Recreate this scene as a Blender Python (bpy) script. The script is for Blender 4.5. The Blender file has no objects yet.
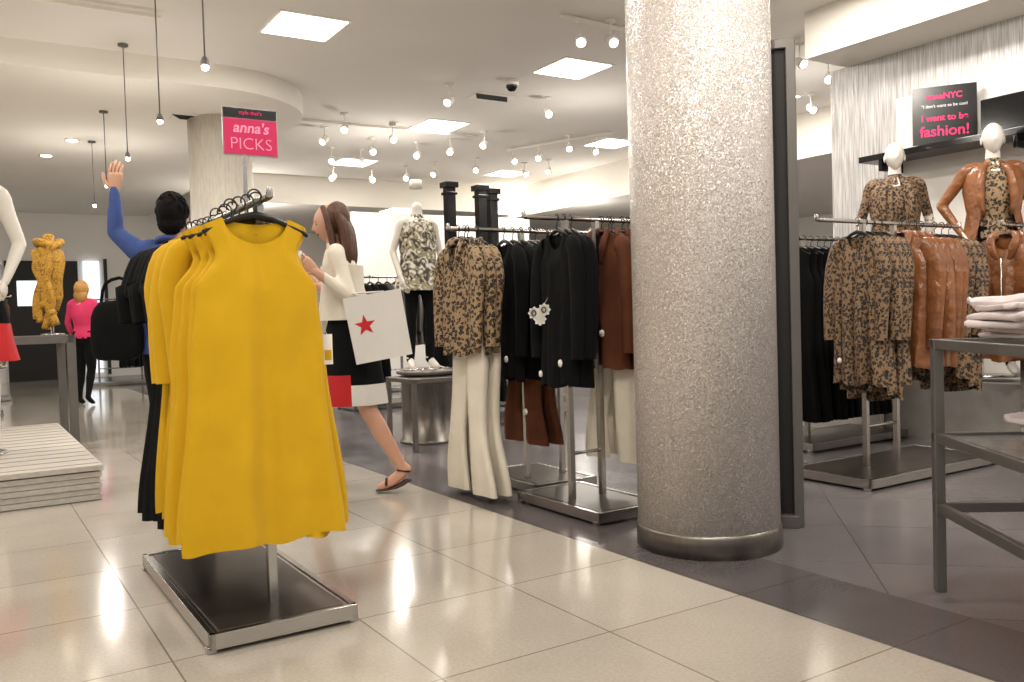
import bpy, math, random
from mathutils import Vector, Matrix, kdtree, noise
random.seed(7)
TH=math.radians(32.4)
V=Vector
def S(b,a,z=0):  # store grid (b across, a along aisle) -> world
    return V((math.cos(TH)*b-math.sin(TH)*a, math.sin(TH)*b+math.cos(TH)*a, z))
RS=Matrix.Rotation(TH,4,'Z')
scene=bpy.context.scene
scene.view_settings.view_transform='Standard'
# ------------------------------------------------------------ materials
def lin(c):
    out=[]
    for x in c:
        x=x/255.0
        out.append(x/12.92 if x<=0.04045 else ((x+0.055)/1.055)**2.4)
    return out+[1.0]
def newmat(name):
    m=bpy.data.materials.new(name); m.use_nodes=True
    nt=m.node_tree; b=nt.nodes['Principled BSDF']
    return m,nt,b
def N(nt,t,**kw):
    n=nt.nodes.new(t)
    for k,v in kw.items():
        if k in n.inputs: n.inputs[k].default_value=v
        else: setattr(n,k,v)
    return n
def ramp(nt,stops,interp='LINEAR'):
    r=nt.nodes.new('ShaderNodeValToRGB'); cr=r.color_ramp; cr.interpolation=interp
    while len(cr.elements)<len(stops): cr.elements.new(0.5)
    for e,(p,c) in zip(cr.elements,stops): e.position=p; e.color=c
    return r
def pm(name,col,rough=.5,metal=0,var=.12,vs=8,bump=0,bs=60,em=0,stretch=None,spec=.5,sheen=0,bd=.01):
    m,nt,b=newmat(name); c=lin(col)
    tc=N(nt,'ShaderNodeTexCoord'); src=tc.outputs['Object']
    if stretch:
        mp=N(nt,'ShaderNodeMapping'); mp.inputs['Scale'].default_value=stretch
        nt.links.new(src,mp.inputs[0]); src=mp.outputs[0]
    n=N(nt,'ShaderNodeTexNoise',Scale=vs,Detail=4.0); nt.links.new(src,n.inputs['Vector'])
    lo=[x*(1-var) for x in c[:3]]+[1]; hi=[min(1,x*(1+var)) for x in c[:3]]+[1]
    r=ramp(nt,[(.3,lo),(.7,hi)]); nt.links.new(n.outputs[0],r.inputs[0])
    nt.links.new(r.outputs[0],b.inputs['Base Color'])
    b.inputs['Roughness'].default_value=rough; b.inputs['Metallic'].default_value=metal
    b.inputs['Specular IOR Level'].default_value=spec
    if sheen: b.inputs['Sheen Weight'].default_value=sheen
    if bump:
        n2=N(nt,'ShaderNodeTexNoise',Scale=bs,Detail=3.0); nt.links.new(src,n2.inputs['Vector'])
        bp=N(nt,'ShaderNodeBump',Strength=bump,Distance=bd); nt.links.new(n2.outputs[0],bp.inputs['Height'])
        nt.links.new(bp.outputs[0],b.inputs['Normal'])
    if em:
        b.inputs['Emission Color'].default_value=c; b.inputs['Emission Strength'].default_value=em
    return m
def tilemat(name,c1,c2,mort,size,rough,rot=0,loc=(0,0,0),ms=.003,spec=.5,coat=0):
    m,nt,b=newmat(name)
    tc=N(nt,'ShaderNodeTexCoord'); mp=N(nt,'ShaderNodeMapping'); mp.inputs['Rotation'].default_value=(0,0,rot); mp.inputs['Location'].default_value=loc
    nt.links.new(tc.outputs['Object'],mp.inputs[0])
    br=nt.nodes.new('ShaderNodeTexBrick'); br.offset=0; br.squash=1
    br.inputs['Color1'].default_value=lin(c1); br.inputs['Color2'].default_value=lin(c2); br.inputs['Mortar'].default_value=lin(mort)
    br.inputs['Scale'].default_value=1; br.inputs['Mortar Size'].default_value=ms; br.inputs['Mortar Smooth'].default_value=.1
    br.inputs['Brick Width'].default_value=size; br.inputs['Row Height'].default_value=size
    nt.links.new(mp.outputs[0],br.inputs['Vector'])
    n=N(nt,'ShaderNodeTexNoise',Scale=90.0,Detail=6.0); nt.links.new(mp.outputs[0],n.inputs['Vector'])
    n3=N(nt,'ShaderNodeTexNoise',Scale=2.5,Detail=3.0); nt.links.new(mp.outputs[0],n3.inputs['Vector'])
    r=ramp(nt,[(.3,(.84,.84,.84,1)),(.7,(1,1,1,1))]); nt.links.new(n.outputs[0],r.inputs[0])
    r3=ramp(nt,[(.3,(.9,.9,.9,1)),(.7,(1,1,1,1))]); nt.links.new(n3.outputs[0],r3.inputs[0])
    mx=N(nt,'ShaderNodeMixRGB',blend_type='MULTIPLY'); mx.inputs[0].default_value=1
    nt.links.new(br.outputs[0],mx.inputs[1]); nt.links.new(r.outputs[0],mx.inputs[2])
    mx2=N(nt,'ShaderNodeMixRGB',blend_type='MULTIPLY'); mx2.inputs[0].default_value=1
    nt.links.new(mx.outputs[0],mx2.inputs[1]); nt.links.new(r3.outputs[0],mx2.inputs[2])
    nt.links.new(mx2.outputs[0],b.inputs['Base Color'])
    rr=N(nt,'ShaderNodeMapRange'); rr.inputs['To Min'].default_value=rough*.7; rr.inputs['To Max'].default_value=rough*1.5
    nt.links.new(n3.outputs[0],rr.inputs['Value']); nt.links.new(rr.outputs[0],b.inputs['Roughness'])
    b.inputs['Specular IOR Level'].default_value=spec
    if coat: b.inputs['Coat Weight'].default_value=coat; b.inputs['Coat Roughness'].default_value=.1
    return m
def leopard(name,base,brown,dark,scale=26):
    m,nt,b=newmat(name)
    tc=N(nt,'ShaderNodeTexCoord')
    n=N(nt,'ShaderNodeTexNoise',Scale=scale*1.3,Detail=2.0); nt.links.new(tc.outputs['Object'],n.inputs['Vector'])
    mx=N(nt,'ShaderNodeMixRGB'); mx.inputs[0].default_value=.03
    nt.links.new(tc.outputs['Object'],mx.inputs[1]); nt.links.new(n.outputs['Color'],mx.inputs[2])
    v=N(nt,'ShaderNodeTexVoronoi',Scale=scale); nt.links.new(mx.outputs[0],v.inputs['Vector'])
    r=ramp(nt,[(0,lin(brown)),(.2,lin(brown)),(.25,lin(dark)),(.46,lin(dark)),(.52,lin(base)),(1,lin(base))])
    nt.links.new(v.outputs['Distance'],r.inputs[0]); nt.links.new(r.outputs[0],b.inputs['Base Color'])
    b.inputs['Roughness'].default_value=.7
    return m
def glitter(name):
    m,nt,b=newmat(name)
    tc=N(nt,'ShaderNodeTexCoord')
    v=N(nt,'ShaderNodeTexVoronoi',Scale=230.0); nt.links.new(tc.outputs['Object'],v.inputs['Vector'])
    sep=N(nt,'ShaderNodeSeparateColor'); nt.links.new(v.outputs['Color'],sep.inputs[0])
    r=ramp(nt,[(0,lin((196,187,181))),(.5,lin((214,206,200))),(.9,lin((228,222,216))),(.96,lin((255,252,250)))])  # brightest flecks paint the sparkle into the base colour
    nt.links.new(sep.outputs[0],r.inputs[0]); nt.links.new(r.outputs[0],b.inputs['Base Color'])
    sub=N(nt,'ShaderNodeVectorMath',operation='SUBTRACT'); nt.links.new(v.outputs['Color'],sub.inputs[0]); sub.inputs[1].default_value=(.5,.5,.5)
    sc=N(nt,'ShaderNodeVectorMath',operation='SCALE'); nt.links.new(sub.outputs[0],sc.inputs[0]); sc.inputs['Scale'].default_value=.7
    g=N(nt,'ShaderNodeNewGeometry'); ad=N(nt,'ShaderNodeVectorMath',operation='ADD')
    nt.links.new(g.outputs['Normal'],ad.inputs[0]); nt.links.new(sc.outputs[0],ad.inputs[1])
    nm=N(nt,'ShaderNodeVectorMath',operation='NORMALIZE'); nt.links.new(ad.outputs[0],nm.inputs[0]); nt.links.new(nm.outputs[0],b.inputs['Normal'])
    b.inputs['Metallic'].default_value=.25; b.inputs['Roughness'].default_value=.26
    return m
def printmat(name,c1,c2,c3,scale=18):
    m,nt,b=newmat(name)
    tc=N(nt,'ShaderNodeTexCoord'); n=N(nt,'ShaderNodeTexNoise',Scale=scale,Detail=1.5,Distortion=1.5); nt.links.new(tc.outputs['Object'],n.inputs['Vector'])
    r=ramp(nt,[(0,lin(c1)),(.42,lin(c1)),(.46,lin(c2)),(.55,lin(c2)),(.6,lin(c3)),(1,lin(c3))]); nt.links.new(n.outputs[0],r.inputs[0])
    nt.links.new(r.outputs[0],b.inputs['Base Color']); b.inputs['Roughness'].default_value=.7
    return m
M_YEL=pm('yellow_crepe',(208,163,16),.8,var=.04,vs=5,bump=.3,bs=7,sheen=.05,spec=.3,bd=.03)
M_BLK=pm('black_fabric',(10,10,11),.9,var=.3,bump=.3,bs=200,spec=.2)
M_BRN=pm('brown_suede',(96,56,36),.85,var=.2,vs=6,bump=.2,bs=150,spec=.2)
M_LEA=pm('cognac_leather',(134,84,50),.3,var=.3,vs=9,bump=.9,bs=14,bd=.02)
M_CRM=pm('cream_fabric',(222,214,198),.8,var=.05,bump=.15,bs=200)
M_LEO=leopard('leopard_print',(156,130,98),(100,72,48),(22,16,13),46)
M_LEOD=leopard('leopard_print_dark',(130,102,74),(74,54,36),(15,11,9),52)
M_PRT=printmat('floral_print',(60,58,62),(150,140,110),(215,212,205))
M_BW=printmat('mono_print',(18,18,20),(235,235,235),(18,18,20),22)
M_SCARF=printmat('yellow_scarf_print',(132,92,26),(186,140,38),(160,116,34),26)
M_HNG=pm('black_plastic',(14,14,14),.35)
M_CHR=pm('brushed_chrome',(185,182,178),.25,metal=1,var=.06,stretch=(1,1,30))
M_STL=pm('brushed_steel',(128,122,116),.35,metal=.9,var=.12,vs=12,stretch=(1,12,1))
M_STLD=pm('dark_steel_plate',(84,76,70),.33,metal=.75,var=.2,vs=5)
M_GRY=pm('grey_painted_steel',(106,102,98),.4,metal=.5,var=.06)
M_TAG=pm('white_tag',(240,236,228),.5,var=.02)
M_INK=pm('tag_ink',(30,28,30),.5,var=.02)
M_SKIN=pm('skin',(205,156,130),.5,var=.05)
M_WHT=pm('mannequin_white',(222,216,206),.3,var=.02)
M_HBR=pm('brown_hair',(84,50,32),.5,var=.35,vs=30,stretch=(6,6,1),bump=.5,bs=20)
M_HBL=pm('blonde_hair',(176,128,62),.5,var=.25,vs=30,stretch=(6,6,1))
M_HDK=pm('dark_hair',(14,11,10),.75,var=.3,vs=30,spec=.15,stretch=(8,8,1.5),bump=.8,bs=14)
M_EYE=pm('eye_dark',(25,18,15),.2)
M_LIP=pm('lips',(165,80,75),.4)
M_BLU=pm('blue_shirt',(58,80,140),.8,var=.15,bump=.4,bs=18,bd=.02)
M_PNK=pm('pink_shirt',(212,50,98),.8)
M_RED=pm('red_fabric',(190,22,28),.7,var=.1)
M_SAND=pm('brown_leather_sandal',(60,34,20),.5)
M_PAPER=pm('bag_paper',(222,218,212),.45,var=.03)
M_CEIL=pm('ceiling_paint',(230,225,217),.9,var=.02,vs=1)
M_SOF=pm('soffit_paint',(238,233,223),.9,var=.02,vs=1)
M_WALL=pm('wall_paint',(236,232,226),.85,var=.02,vs=1)
M_SILV=pm('silver_curtain',(198,196,195),.28,metal=.5,var=.38,vs=9,stretch=(9,9,.35),bump=.5,bs=14)
M_PEARL=pm('pearl_column',(216,209,198),.4,metal=.1,var=.12,vs=12,stretch=(6,6,.5))
M_GLIT=glitter('silver_glitter')
M_LAMP=pm('lamp_panel',(255,248,233),.5,var=0,em=6)
M_BULB=pm('lamp_bulb',(255,244,222),.5,var=0,em=20)
M_SIGNP=pm('hot_pink',(220,42,100),.4,var=.02)
M_SIGNB=pm('sign_black',(16,14,18),.25,var=.02)
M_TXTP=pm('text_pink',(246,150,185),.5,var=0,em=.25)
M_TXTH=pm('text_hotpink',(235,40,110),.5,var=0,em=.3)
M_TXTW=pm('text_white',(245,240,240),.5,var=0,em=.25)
M_PINKT=pm('folded_tee',(214,202,202),.85,var=.08,bump=.4,bs=30)
M_WOOD=pm('whitewashed_wood',(186,180,170),.6,var=.12,vs=6,stretch=(1,10,10))
M_DARK=pm('dark_void',(22,18,17),.6)
M_DAY=pm('lit_display',(225,232,240),.5,var=.15,vs=2,em=1.2)
M_STONE=pm('grey_stone',(158,153,147),.45,var=.1)
M_GLOSSB=pm('gloss_black',(10,10,14),.12)
def glass():
    m,nt,b=newmat('shelf_glass'); b.inputs['Base Color'].default_value=(.55,.56,.55,1); b.inputs['Roughness'].default_value=.08
    b.inputs['Alpha'].default_value=.45; return m
M_GLS=glass()
# ------------------------------------------------------------ mesh builder
class MB:
    def __init__(s): s.v=[]; s.f=[]; s.m=[]; s.s=[]
    def add(s,vs,fs,mi=0,sm=False,M=None):
        o=len(s.v); s.v+=[(M@V(x)) if M else V(x) for x in vs]
        for f in fs: s.f.append([i+o for i in f]); s.m.append(mi); s.s.append(sm)
    def box(s,c,size,mi=0,M=None,rz=0):
        x,y,z=[k/2 for k in size]; R=Matrix.Translation(V(c))@Matrix.Rotation(rz,4,'Z')
        vs=[R@V((i*x,j*y,k*z)) for i in(-1,1) for j in(-1,1) for k in(-1,1)]
        s.add(vs,[(0,1,3,2),(4,6,7,5),(0,4,5,1),(2,3,7,6),(0,2,6,4),(1,5,7,3)],mi,False,M)
    def loft(s,rings,mi=0,cap=True,M=None,sm=True):
        n=len(rings[0]); vs=[p for r in rings for p in r]; fs=[]
        for i in range(len(rings)-1):
            for j in range(n):
                k=(j+1)%n; fs.append((i*n+j,i*n+k,(i+1)*n+k,(i+1)*n+j))
        if cap: fs.append(tuple(range(n-1,-1,-1))); L=(len(rings)-1)*n; fs.append(tuple(L+i for i in range(n)))
        s.add(vs,fs,mi,sm,M)
    def tube(s,pts,rad,mi=0,seg=10,flat=None,M=None,sub=1,cap=True,sm=True):
        pts=[V(p) for p in pts]
        if not hasattr(rad,'__len__'): rad=[rad]*len(pts)
        if sub>1:
            P=[];R=[]
            for i in range(len(pts)-1):
                p0=pts[max(i-1,0)];p1=pts[i];p2=pts[i+1];p3=pts[min(i+2,len(pts)-1)]
                for k in range(sub):
                    t=k/sub
                    P.append(.5*((2*p1)+(p2-p0)*t+(2*p0-5*p1+4*p2-p3)*t*t+(3*p1-p0-3*p2+p3)*t**3))
                    R.append(rad[i]*(1-t)+rad[i+1]*t)
            P.append(pts[-1]);R.append(rad[-1]); pts,rad=P,R
        rings=[]; up=None
        for i,p in enumerate(pts):
            d=(pts[min(i+1,len(pts)-1)]-pts[max(i-1,0)]).normalized()
            if up is None:
                up=V((0,0,1)) if abs(d.z)<.9 else V((0,1,0))
            x=d.cross(up).normalized(); up=x.cross(d).normalized()
            ring=[]
            for j in range(seg):
                a=2*math.pi*j/seg; o=(x*math.cos(a)+up*math.sin(a))*rad[i]
                if flat: o=o-flat[0]*(o.dot(flat[0]))*(1-flat[1])
                ring.append(p+o)
            rings.append(ring)
        s.loft(rings,mi,cap,M,sm)
    def capsule(s,pts,rad,mi=0,seg=12,sub=4,flat=None):
        pts=[V(p) for p in pts]; d0=(pts[0]-pts[1]).normalized(); d1=(pts[-1]-pts[-2]).normalized()
        r0,r1=rad[0],rad[-1]
        P=[pts[0]+d0*r0*.9,pts[0]+d0*r0*.6]+pts+[pts[-1]+d1*r1*.6,pts[-1]+d1*r1*.9]
        R=[r0*.35,r0*.8]+list(rad)+[r1*.8,r1*.35]
        s.tube(P,R,mi,seg,flat,None,sub)
    def ell(s,c,r,mi=0,M=None,nu=16,nv=10,fn=None):
        c=V(c); rings=[]
        for i in range(1,nv):
            ph=math.pi*i/nv; ring=[]
            for j in range(nu):
                a=2*math.pi*j/nu; u=V((math.sin(ph)*math.cos(a),math.sin(ph)*math.sin(a),math.cos(ph)))
                p=V((u.x*r[0],u.y*r[1],u.z*r[2]))
                if fn: p=fn(u,p)
                ring.append(c+p)
            rings.append(ring[::-1])
        s.loft(rings,mi,True,M)
    def lathe(s,c,prof,mi=0,seg=32,M=None,cap=True):
        c=V(c); s.loft([[c+V((r*math.cos(2*math.pi*j/seg),r*math.sin(2*math.pi*j/seg),z)) for j in range(seg)] for r,z in prof],mi,cap,M)
    def mesh(s,name,mats):
        me=bpy.data.meshes.new(name); me.from_pydata([tuple(p) for p in s.v],[],s.f)
        for m in mats: me.materials.append(m)
        me.polygons.foreach_set('material_index',s.m); me.polygons.foreach_set('use_smooth',s.s); me.update()
        return me
    def obj(s,name,mats,bevel=0,origin=None,parent=None):
        if origin is None:
            xs=[p.x for p in s.v]; ys=[p.y for p in s.v]; zs=[p.z for p in s.v]
            origin=V(((min(xs)+max(xs))/2,(min(ys)+max(ys))/2,min(zs)))
        origin=V(origin); s.v=[p-origin for p in s.v]
        o=bpy.data.objects.new(name,s.mesh(name,mats)); o.location=origin; scene.collection.objects.link(o)
        if bevel:
            m=o.modifiers.new('bevel','BEVEL'); m.width=bevel; m.segments=2; m.limit_method='ANGLE'
        if parent: o.parent=parent
        return o
def text(name,body,loc,size,M,mat,parent,align='CENTER',shear=0,bold=0):
    c=bpy.data.curves.new(name,'FONT'); c.body=body; c.size=size; c.align_x=align; c.shear=shear; c.offset=bold; c.extrude=.001
    c.materials.append(mat); o=bpy.data.objects.new(name,c); scene.collection.objects.link(o)
    o.matrix_world=M@Matrix.Translation(V(loc))@Matrix.Rotation(math.pi/2,4,'X')
    o.parent=parent; o.matrix_parent_inverse=parent.matrix_world.inverted(); return o
def empty(name,loc):
    e=bpy.data.objects.new(name,None); e.location=loc; scene.collection.objects.link(e); e.empty_display_size=.1
    bpy.context.view_layer.update(); return e
# ------------------------------------------------------------ room shell
M_TL=tilemat('light_floor_tile',(194,185,172),(204,196,184),(140,131,120),.61,.12,loc=(.1,.25,0),spec=.6,coat=.35)
M_TD=tilemat('grey_floor_tile',(112,106,108),(120,114,115),(90,84,85),.61,.2,rot=math.pi/4)
M_TB=tilemat('dark_floor_border',(94,88,89),(98,92,93),(76,71,72),.61,.2,loc=(.1,.25,0))
BD=2.325
def slab(name,b0,b1,a0,a1,z0,z1,mat):
    m=MB(); m.box(((b0+b1)/2,(a0+a1)/2,(z0+z1)/2),(b1-b0,a1-a0,z1-z0)); o=m.obj(name,[mat],origin=(0,0,0)); o.rotation_euler=(0,0,TH); return o
m=MB()
m.add([(-7,-3,0),(BD,-3,0),(BD,20,0),(-7,20,0)],[(0,1,2,3)],0)
m.add([(BD,-3,0),(BD+.42,-3,0),(BD+.42,20,0),(BD,20,0)],[(0,1,2,3)],1)
m.add([(BD+.42,-3,0),(16,-3,0),(16,20,0),(BD+.42,20,0)],[(0,1,2,3)],2)
fo=m.obj('floor',[M_TL,M_TB,M_TD],origin=(0,0,0)); fo.rotation_euler=(0,0,TH)
CZ=3.6
slab('ceiling',-7,16,-3,20,CZ,CZ+.1,M_CEIL)
m=MB(); prof=[(-7,8.85),(2.2,8.85)]
for i in range(9):
    t=math.pi/2*i/8; prof.append((2.2+1.3*math.sin(t),10.15-1.3*math.cos(t)))
prof+=[(3.5,19.9),(-7,19.9)]
m.loft([[V((b,a,3.37)) for b,a in prof],[V((b,a,CZ)) for b,a in prof]],0,True,None,False)
o=m.obj('trim_1',[M_SOF],origin=(0,0,0)); o.rotation_euler=(0,0,TH)
slab('trim_2',9.6,15.9,5.6,19.9,3.0,CZ,M_SOF)
slab('trim_3',6.38,7.2,-2.9,5.1,3.2,CZ,M_SOF)
slab('trim_4',3.9,9.6,15.0,19.9,3.1,CZ,M_SOF)
slab('wall_back',-7,16,19.9,20.1,0,CZ,M_WALL)
slab('wall_right',15.9,16.1,-3,20,0,CZ,M_WALL)
slab('wall_left',-7.1,-6.9,-3,20,0,CZ,M_WALL)
slab('wall_partition',5.8,9.5,14.2,14.4,0,2.9,M_WALL)
slab('wall_display',6.94,7.1,-2.9,5.27,0,3.2,M_SILV)
slab('wall_panel',6.86,6.94,-2.9,4.55,0,2.78,M_WALL)
m=MB(); m.box((1.45,19.86,1.2),(1.3,.06,2.4),0); m.box((1.25,19.82,1.75),(.5,.04,.5),1); m.box((.2,19.82,1.3),(.7,.04,2.0),1)
m.box((2.35,19.84,1.25),(.3,.06,2.3),1); m.box((2.62,19.84,1.25),(.06,.08,2.4),0)
o=m.obj('door_1',[M_DARK,M_DAY],origin=(0,0,0)); o.rotation_euler=(0,0,TH)
# ------------------------------------------------------------ columns
m=MB(); c=S(2.765,2.78); R=.308
m.lathe(c,[(R,.1),(R,CZ)],0,64); m.lathe(c,[(R+.006,0),(R+.006,.085),(R+.002,.1)],1,64)
m.obj('glitter_column',[M_GLIT,M_STL],origin=c)
m=MB(); c=S(2.63,10.3); m.lathe(c,[(.35,0),(.35,3.37)],0,40); m.obj('pearl_column',[M_PEARL],origin=c)
m=MB(); Mx=Matrix.Translation(V((1.08,4.12,0)))@Matrix.Rotation(math.radians(-14),4,'Z')
m.box((0,0,1.13),(.5,.03,2.2),0,Mx); 
for sx in(-.25,.25): m.box((sx,0,1.13),(.045,.07,2.26),1,Mx)
m.box((0,0,.03),(.5,.12,.06),1,Mx); m.box((0,0,2.24),(.5,.07,.045),1,Mx)
m.obj('floor_mirror',[M_DARK,M_GRY],bevel=.004)
# ------------------------------------------------------------ garments
def interp(tab,t):
    for (a,x),(b,y) in zip(tab,tab[1:]):
        if t<=b: 
            k=(t-a)/(b-a); k=k*k*(3-2*k); return x+(y-x)*k
    return tab[-1][1]
def hanger(mb,mi):
    pts=[(.022*math.cos(a),0,.022*math.sin(a)) for a in [math.radians(x) for x in range(200,-91,-24)]]
    mb.tube([(p[0],0,p[2]) for p in pts]+[(0,0,-.065)],.003,mi,5)
    mb.tube([(-.17,0,-.122),(-.1,0,-.09),(0,0,-.06),(.1,0,-.09),(.17,0,-.122)],[.007,.009,.012,.009,.007],mi,6,sub=2)
def top(mb,L=1.1,sw=.18,cw=.22,ww=.21,hw=.27,d=.045,nw=.085,nd=.09,sl=0,folds=5,amp=.012,seed=0,collar=False,zipper=False,mi=0,nu=22,nv=26,dip=.012,slr=1.0):
    rnd=random.Random(seed); ph=rnd.random()*6; ph2=rnd.random()*6
    tabw=[(0,sw),(.09,sw-dip),(.2,cw),(.42,ww),(1,hw)]; ntop=-.072
    def row(v,ins=0):
        ring=[]; w=interp(tabw,v); dd=interp([(0,.012),(.15,d*.8),(.4,d),(1,d*1.15)],v)
        for side in(-1,1):
            for j in range(nu):
                xs=-1+2*j/nu if side<0 else 1-2*j/nu
                x0=abs(xs)*sw
                if x0<nw: 
                    q=math.sqrt(max(0,1-(x0/nw)**2)); zt=ntop-q*(nd if side<0 else .02)
                else: zt=ntop-(x0-nw)*.42
                zb=-L-.012*math.sin(xs*6+ph2)
                z=zt*(1-v)+zb*v
                y=side*dd*math.sqrt(max(0,1-xs*xs*.98))
                am=amp*v**1.2*2.2+amp*.15
                f=am*(math.sin(xs*folds*1.7+ph+side)+.5*math.sin(xs*folds*3.3+ph2+v*1.5))
                f+=.010*(noise.noise(V((xs*3,v*7,seed*3.1+side)))) 
                x=xs*w+am*.35*math.cos(xs*folds*2+ph)*(1-abs(xs)**6)+.012*v*math.sin(v*5+ph)
                ring.append(V((x,y*(1-ins)+f*(1-xs**4),z)))
        return ring
    mb.loft([row(i/nv) for i in range(nv+1)],mi,False)
    if sl:
        for sx in(-1,1):
            k=rnd.uniform(-.015,.02)
            pts=[(sx*(sw-.04),0,-.135),(sx*(sw+.015*slr),0,-.17),(sx*(sw+.05*slr),-.005,-.28),(sx*(sw+.062*slr+k),-.02,-.08-sl*.62),(sx*(sw+.055*slr+k*1.5),-.03,-.1-sl)]
            mb.tube(pts,[.045*slr,.06*slr,.066*slr,.056*slr,.048*slr],mi,12,(V((0,1,0)),.6),None,3,False)
    if collar:
        for sx in(-1,1):
            mb.tube([(sx*.03,-.03,-.24),(sx*.07,-.045,-.15),(sx*.075,-.02,-.075),(0,.03,-.06)],[.012,.03,.025,.022],mi,8,(V((0,1,0)),.35),None,3)
    if zipper: mb.tube([(0.01,-d-.018,-.22),(.012,-d-.028,-L*.6),(.01,-d-.03,-L+.01)],[.005]*3,3,5)
def disc(mb,x,y,z,r,mi):
    mb.tube([(x,y,z),(x,y-.008,z)],[r,r*.9],mi,12)
def trousers(mb,z0=-.45,L=1.0,w=.17,flare=.11,mi=0,hangerbar=True,seed=0):
    for sx in(-1,1):
        rings=[]
        for i in range(15):
            v=i/14; z=z0-L*v
            hw=interp([(0,w/2),(.25,w*.48),(.6,.062),(1,flare)],v); cx=sx*interp([(0,w/2),(.3,w/2),(1,w/2+.02+flare*.35)],v)
            dd=interp([(0,.03),(.3,.045),(1,.035)],v)
            rings.append([V((cx+hw*math.cos(t)+.006*math.sin(v*7+seed),dd*math.sin(t)*(1+.35*math.sin(t*3+v*2+seed))+.01*math.sin(v*6),z)) for t in [2*math.pi*j/20 for j in range(20)]])
        mb.loft(rings,mi,False)
    mb.box((0,0,z0+.005),(w*2,.05,.04),mi)
    if hangerbar: mb.tube([(0,0,-.06),(0,0,z0)],.003,1,5)
GC={}
def gmesh(key,n=3):
    if key in GC: return GC[key]
    out=[]
    for i in range(n):
        mb=MB(); hanger(mb,1); mats=None; nm=key
        if key=='yellow_dress':
            top(mb,L=1.14,sw=.168,cw=.2,ww=.222,hw=.275,d=.045,nw=.105,nd=.085,folds=3,amp=.016,seed=i+4,nu=40,nv=44,dip=.034); mats=[M_YEL]
            mb.box((0,.022,-.115),(.05,.003,.022),1)
        elif key=='yellow_sleeved_dress': top(mb,L=1.10,sw=.175,cw=.2,ww=.205,hw=.27,sl=.52,seed=i+9,amp=.018,slr=.78,nw=.1); mats=[M_YEL]
        elif key=='black_dress': top(mb,L=1.2,sw=.18,cw=.2,ww=.19,hw=.25,sl=.3,seed=i+20); mats=[M_BLK]
        elif key=='black_sweater': top(mb,L=.86,sw=.19,cw=.22,ww=.2,hw=.21,sl=.62,seed=i+30,amp=.006); disc(mb,.13,-.065,-.74,.02,2); disc(mb,-.12,-.065,-.80,.018,2); mats=[M_BLK]
        elif key=='leopard_jacket': top(mb,L=.70,sw=.19,cw=.23,ww=.21,hw=.22,sl=.56,seed=i+40,collar=True,amp=.012); mats=[M_LEO]
        elif key=='leopard_blouse': top(mb,L=.96+.05*i,sw=.18,cw=.22,ww=.22,hw=.24,sl=.6,seed=i+50,amp=.022,folds=7); mats=[M_LEOD]; disc(mb,-.1,-.08,-.82,.018,2)
        elif key=='brown_jacket': top(mb,L=.78,sw=.19,cw=.22,ww=.2,hw=.22,sl=.6,seed=i+60,collar=True,zipper=True); disc(mb,.1,-.08,-.6,.02,2); mats=[M_BRN]
        elif key=='leather_jacket': top(mb,L=.88,sw=.2,cw=.24,ww=.23,hw=.235,d=.06,sl=.66,seed=i+70,collar=True,zipper=True,amp=.016,folds=6); mats=[M_LEA]
        elif key=='black_gown': top(mb,L=1.3,sw=.17,cw=.2,ww=.19,hw=.23,seed=i+80,amp=.018,folds=6); mats=[M_BLK]
        elif key=='white_trousers': trousers(mb,-.5,.98,.17,.12,seed=i); mats=[M_CRM]
        elif key=='brown_trousers': trousers(mb,-.52,.72,.16,.1,seed=i); disc(mb,.1,-.06,-1.05,.02,2); mats=[M_BRN]
        elif key=='cream_trousers': trousers(mb,-.5,.78,.17,.1,seed=i); mats=[M_CRM]
        elif key=='print_dress': top(mb,L=.95,seed=i+90,sl=.3,amp=.015); mats=[M_PRT]
        elif key=='grey_cardigan': top(mb,L=.8,seed=i+100,sl=.55); mats=[M_GRY]
        out.append(mb.mesh(nm,mats+[M_HNG,M_TAG,M_CHR]))
    GC[key]=out; return out
def hang(key,p,rot,i=0,jit=.06,sx=1):
    me=gmesh(key); o=bpy.data.objects.new(key,me[i%len(me)]); o.location=p; o.rotation_euler=(0,0,rot+random.uniform(-jit,jit)); o.scale=(sx,1,1)
    scene.collection.objects.link(o); return o
FA=TH; FB=TH-math.pi/2
BARZ=1.52
# ------------------------------------------------------------ racks
def rack(name,b0,b1,a0,a1,bar0,bar1,posts,sign=False,dark=M_STLD,bz=BARZ):
    m=MB()
    m.box(((b0+b1)/2,(a0+a1)/2,.045),(b1-b0,a1-a0,.03),1,RS)
    m.box(((b0+b1)/2,(a0+a1)/2,.061),(b1-b0-.05,a1-a0-.05,.004),0,RS)
    for bb in(b0,b1): 
        m.box((bb,(a0+a1)/2,.04),(.02,a1-a0+.02,.05),1,RS)
        for aa in(a0+.02,a1-.02): m.box((bb,aa,.01),(.03,.03,.02),1,RS)
    for aa in(a0,a1): m.box(((b0+b1)/2,aa,.04),(b1-b0+.02,.02,.05),1,RS)
    for (pb,pa) in posts: m.box((pb,pa,.06+(bz-.07)/2),(.03,.03,bz-.07),1,RS)
    p0=S(*bar0,bz); p1=S(*bar1,bz)
    m.tube([p0,p1],.013,1,10)
    d=(p1-p0).normalized()
    for q,sg in((p0,-1),(p1,1)): m.tube([q,q+d*sg*.012,q+d*sg*.014+V((0,0,.03))],[.013,.014,.011],1,8)
    if len(posts)>1: m.tube([S(*posts[0],.3),S(*posts[1],.3)],.01,1,8)
    m.obj(name,[dark,M_CHR],bevel=.003)
YZ=1.445
rack('garment_rack',.625,1.095,2.78,3.93,(.88,2.86),(.88,4.0),[(.88,2.98),(.88,3.85)],bz=YZ)
hang('yellow_dress',S(.835,2.865,YZ),FA,0,0)
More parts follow.
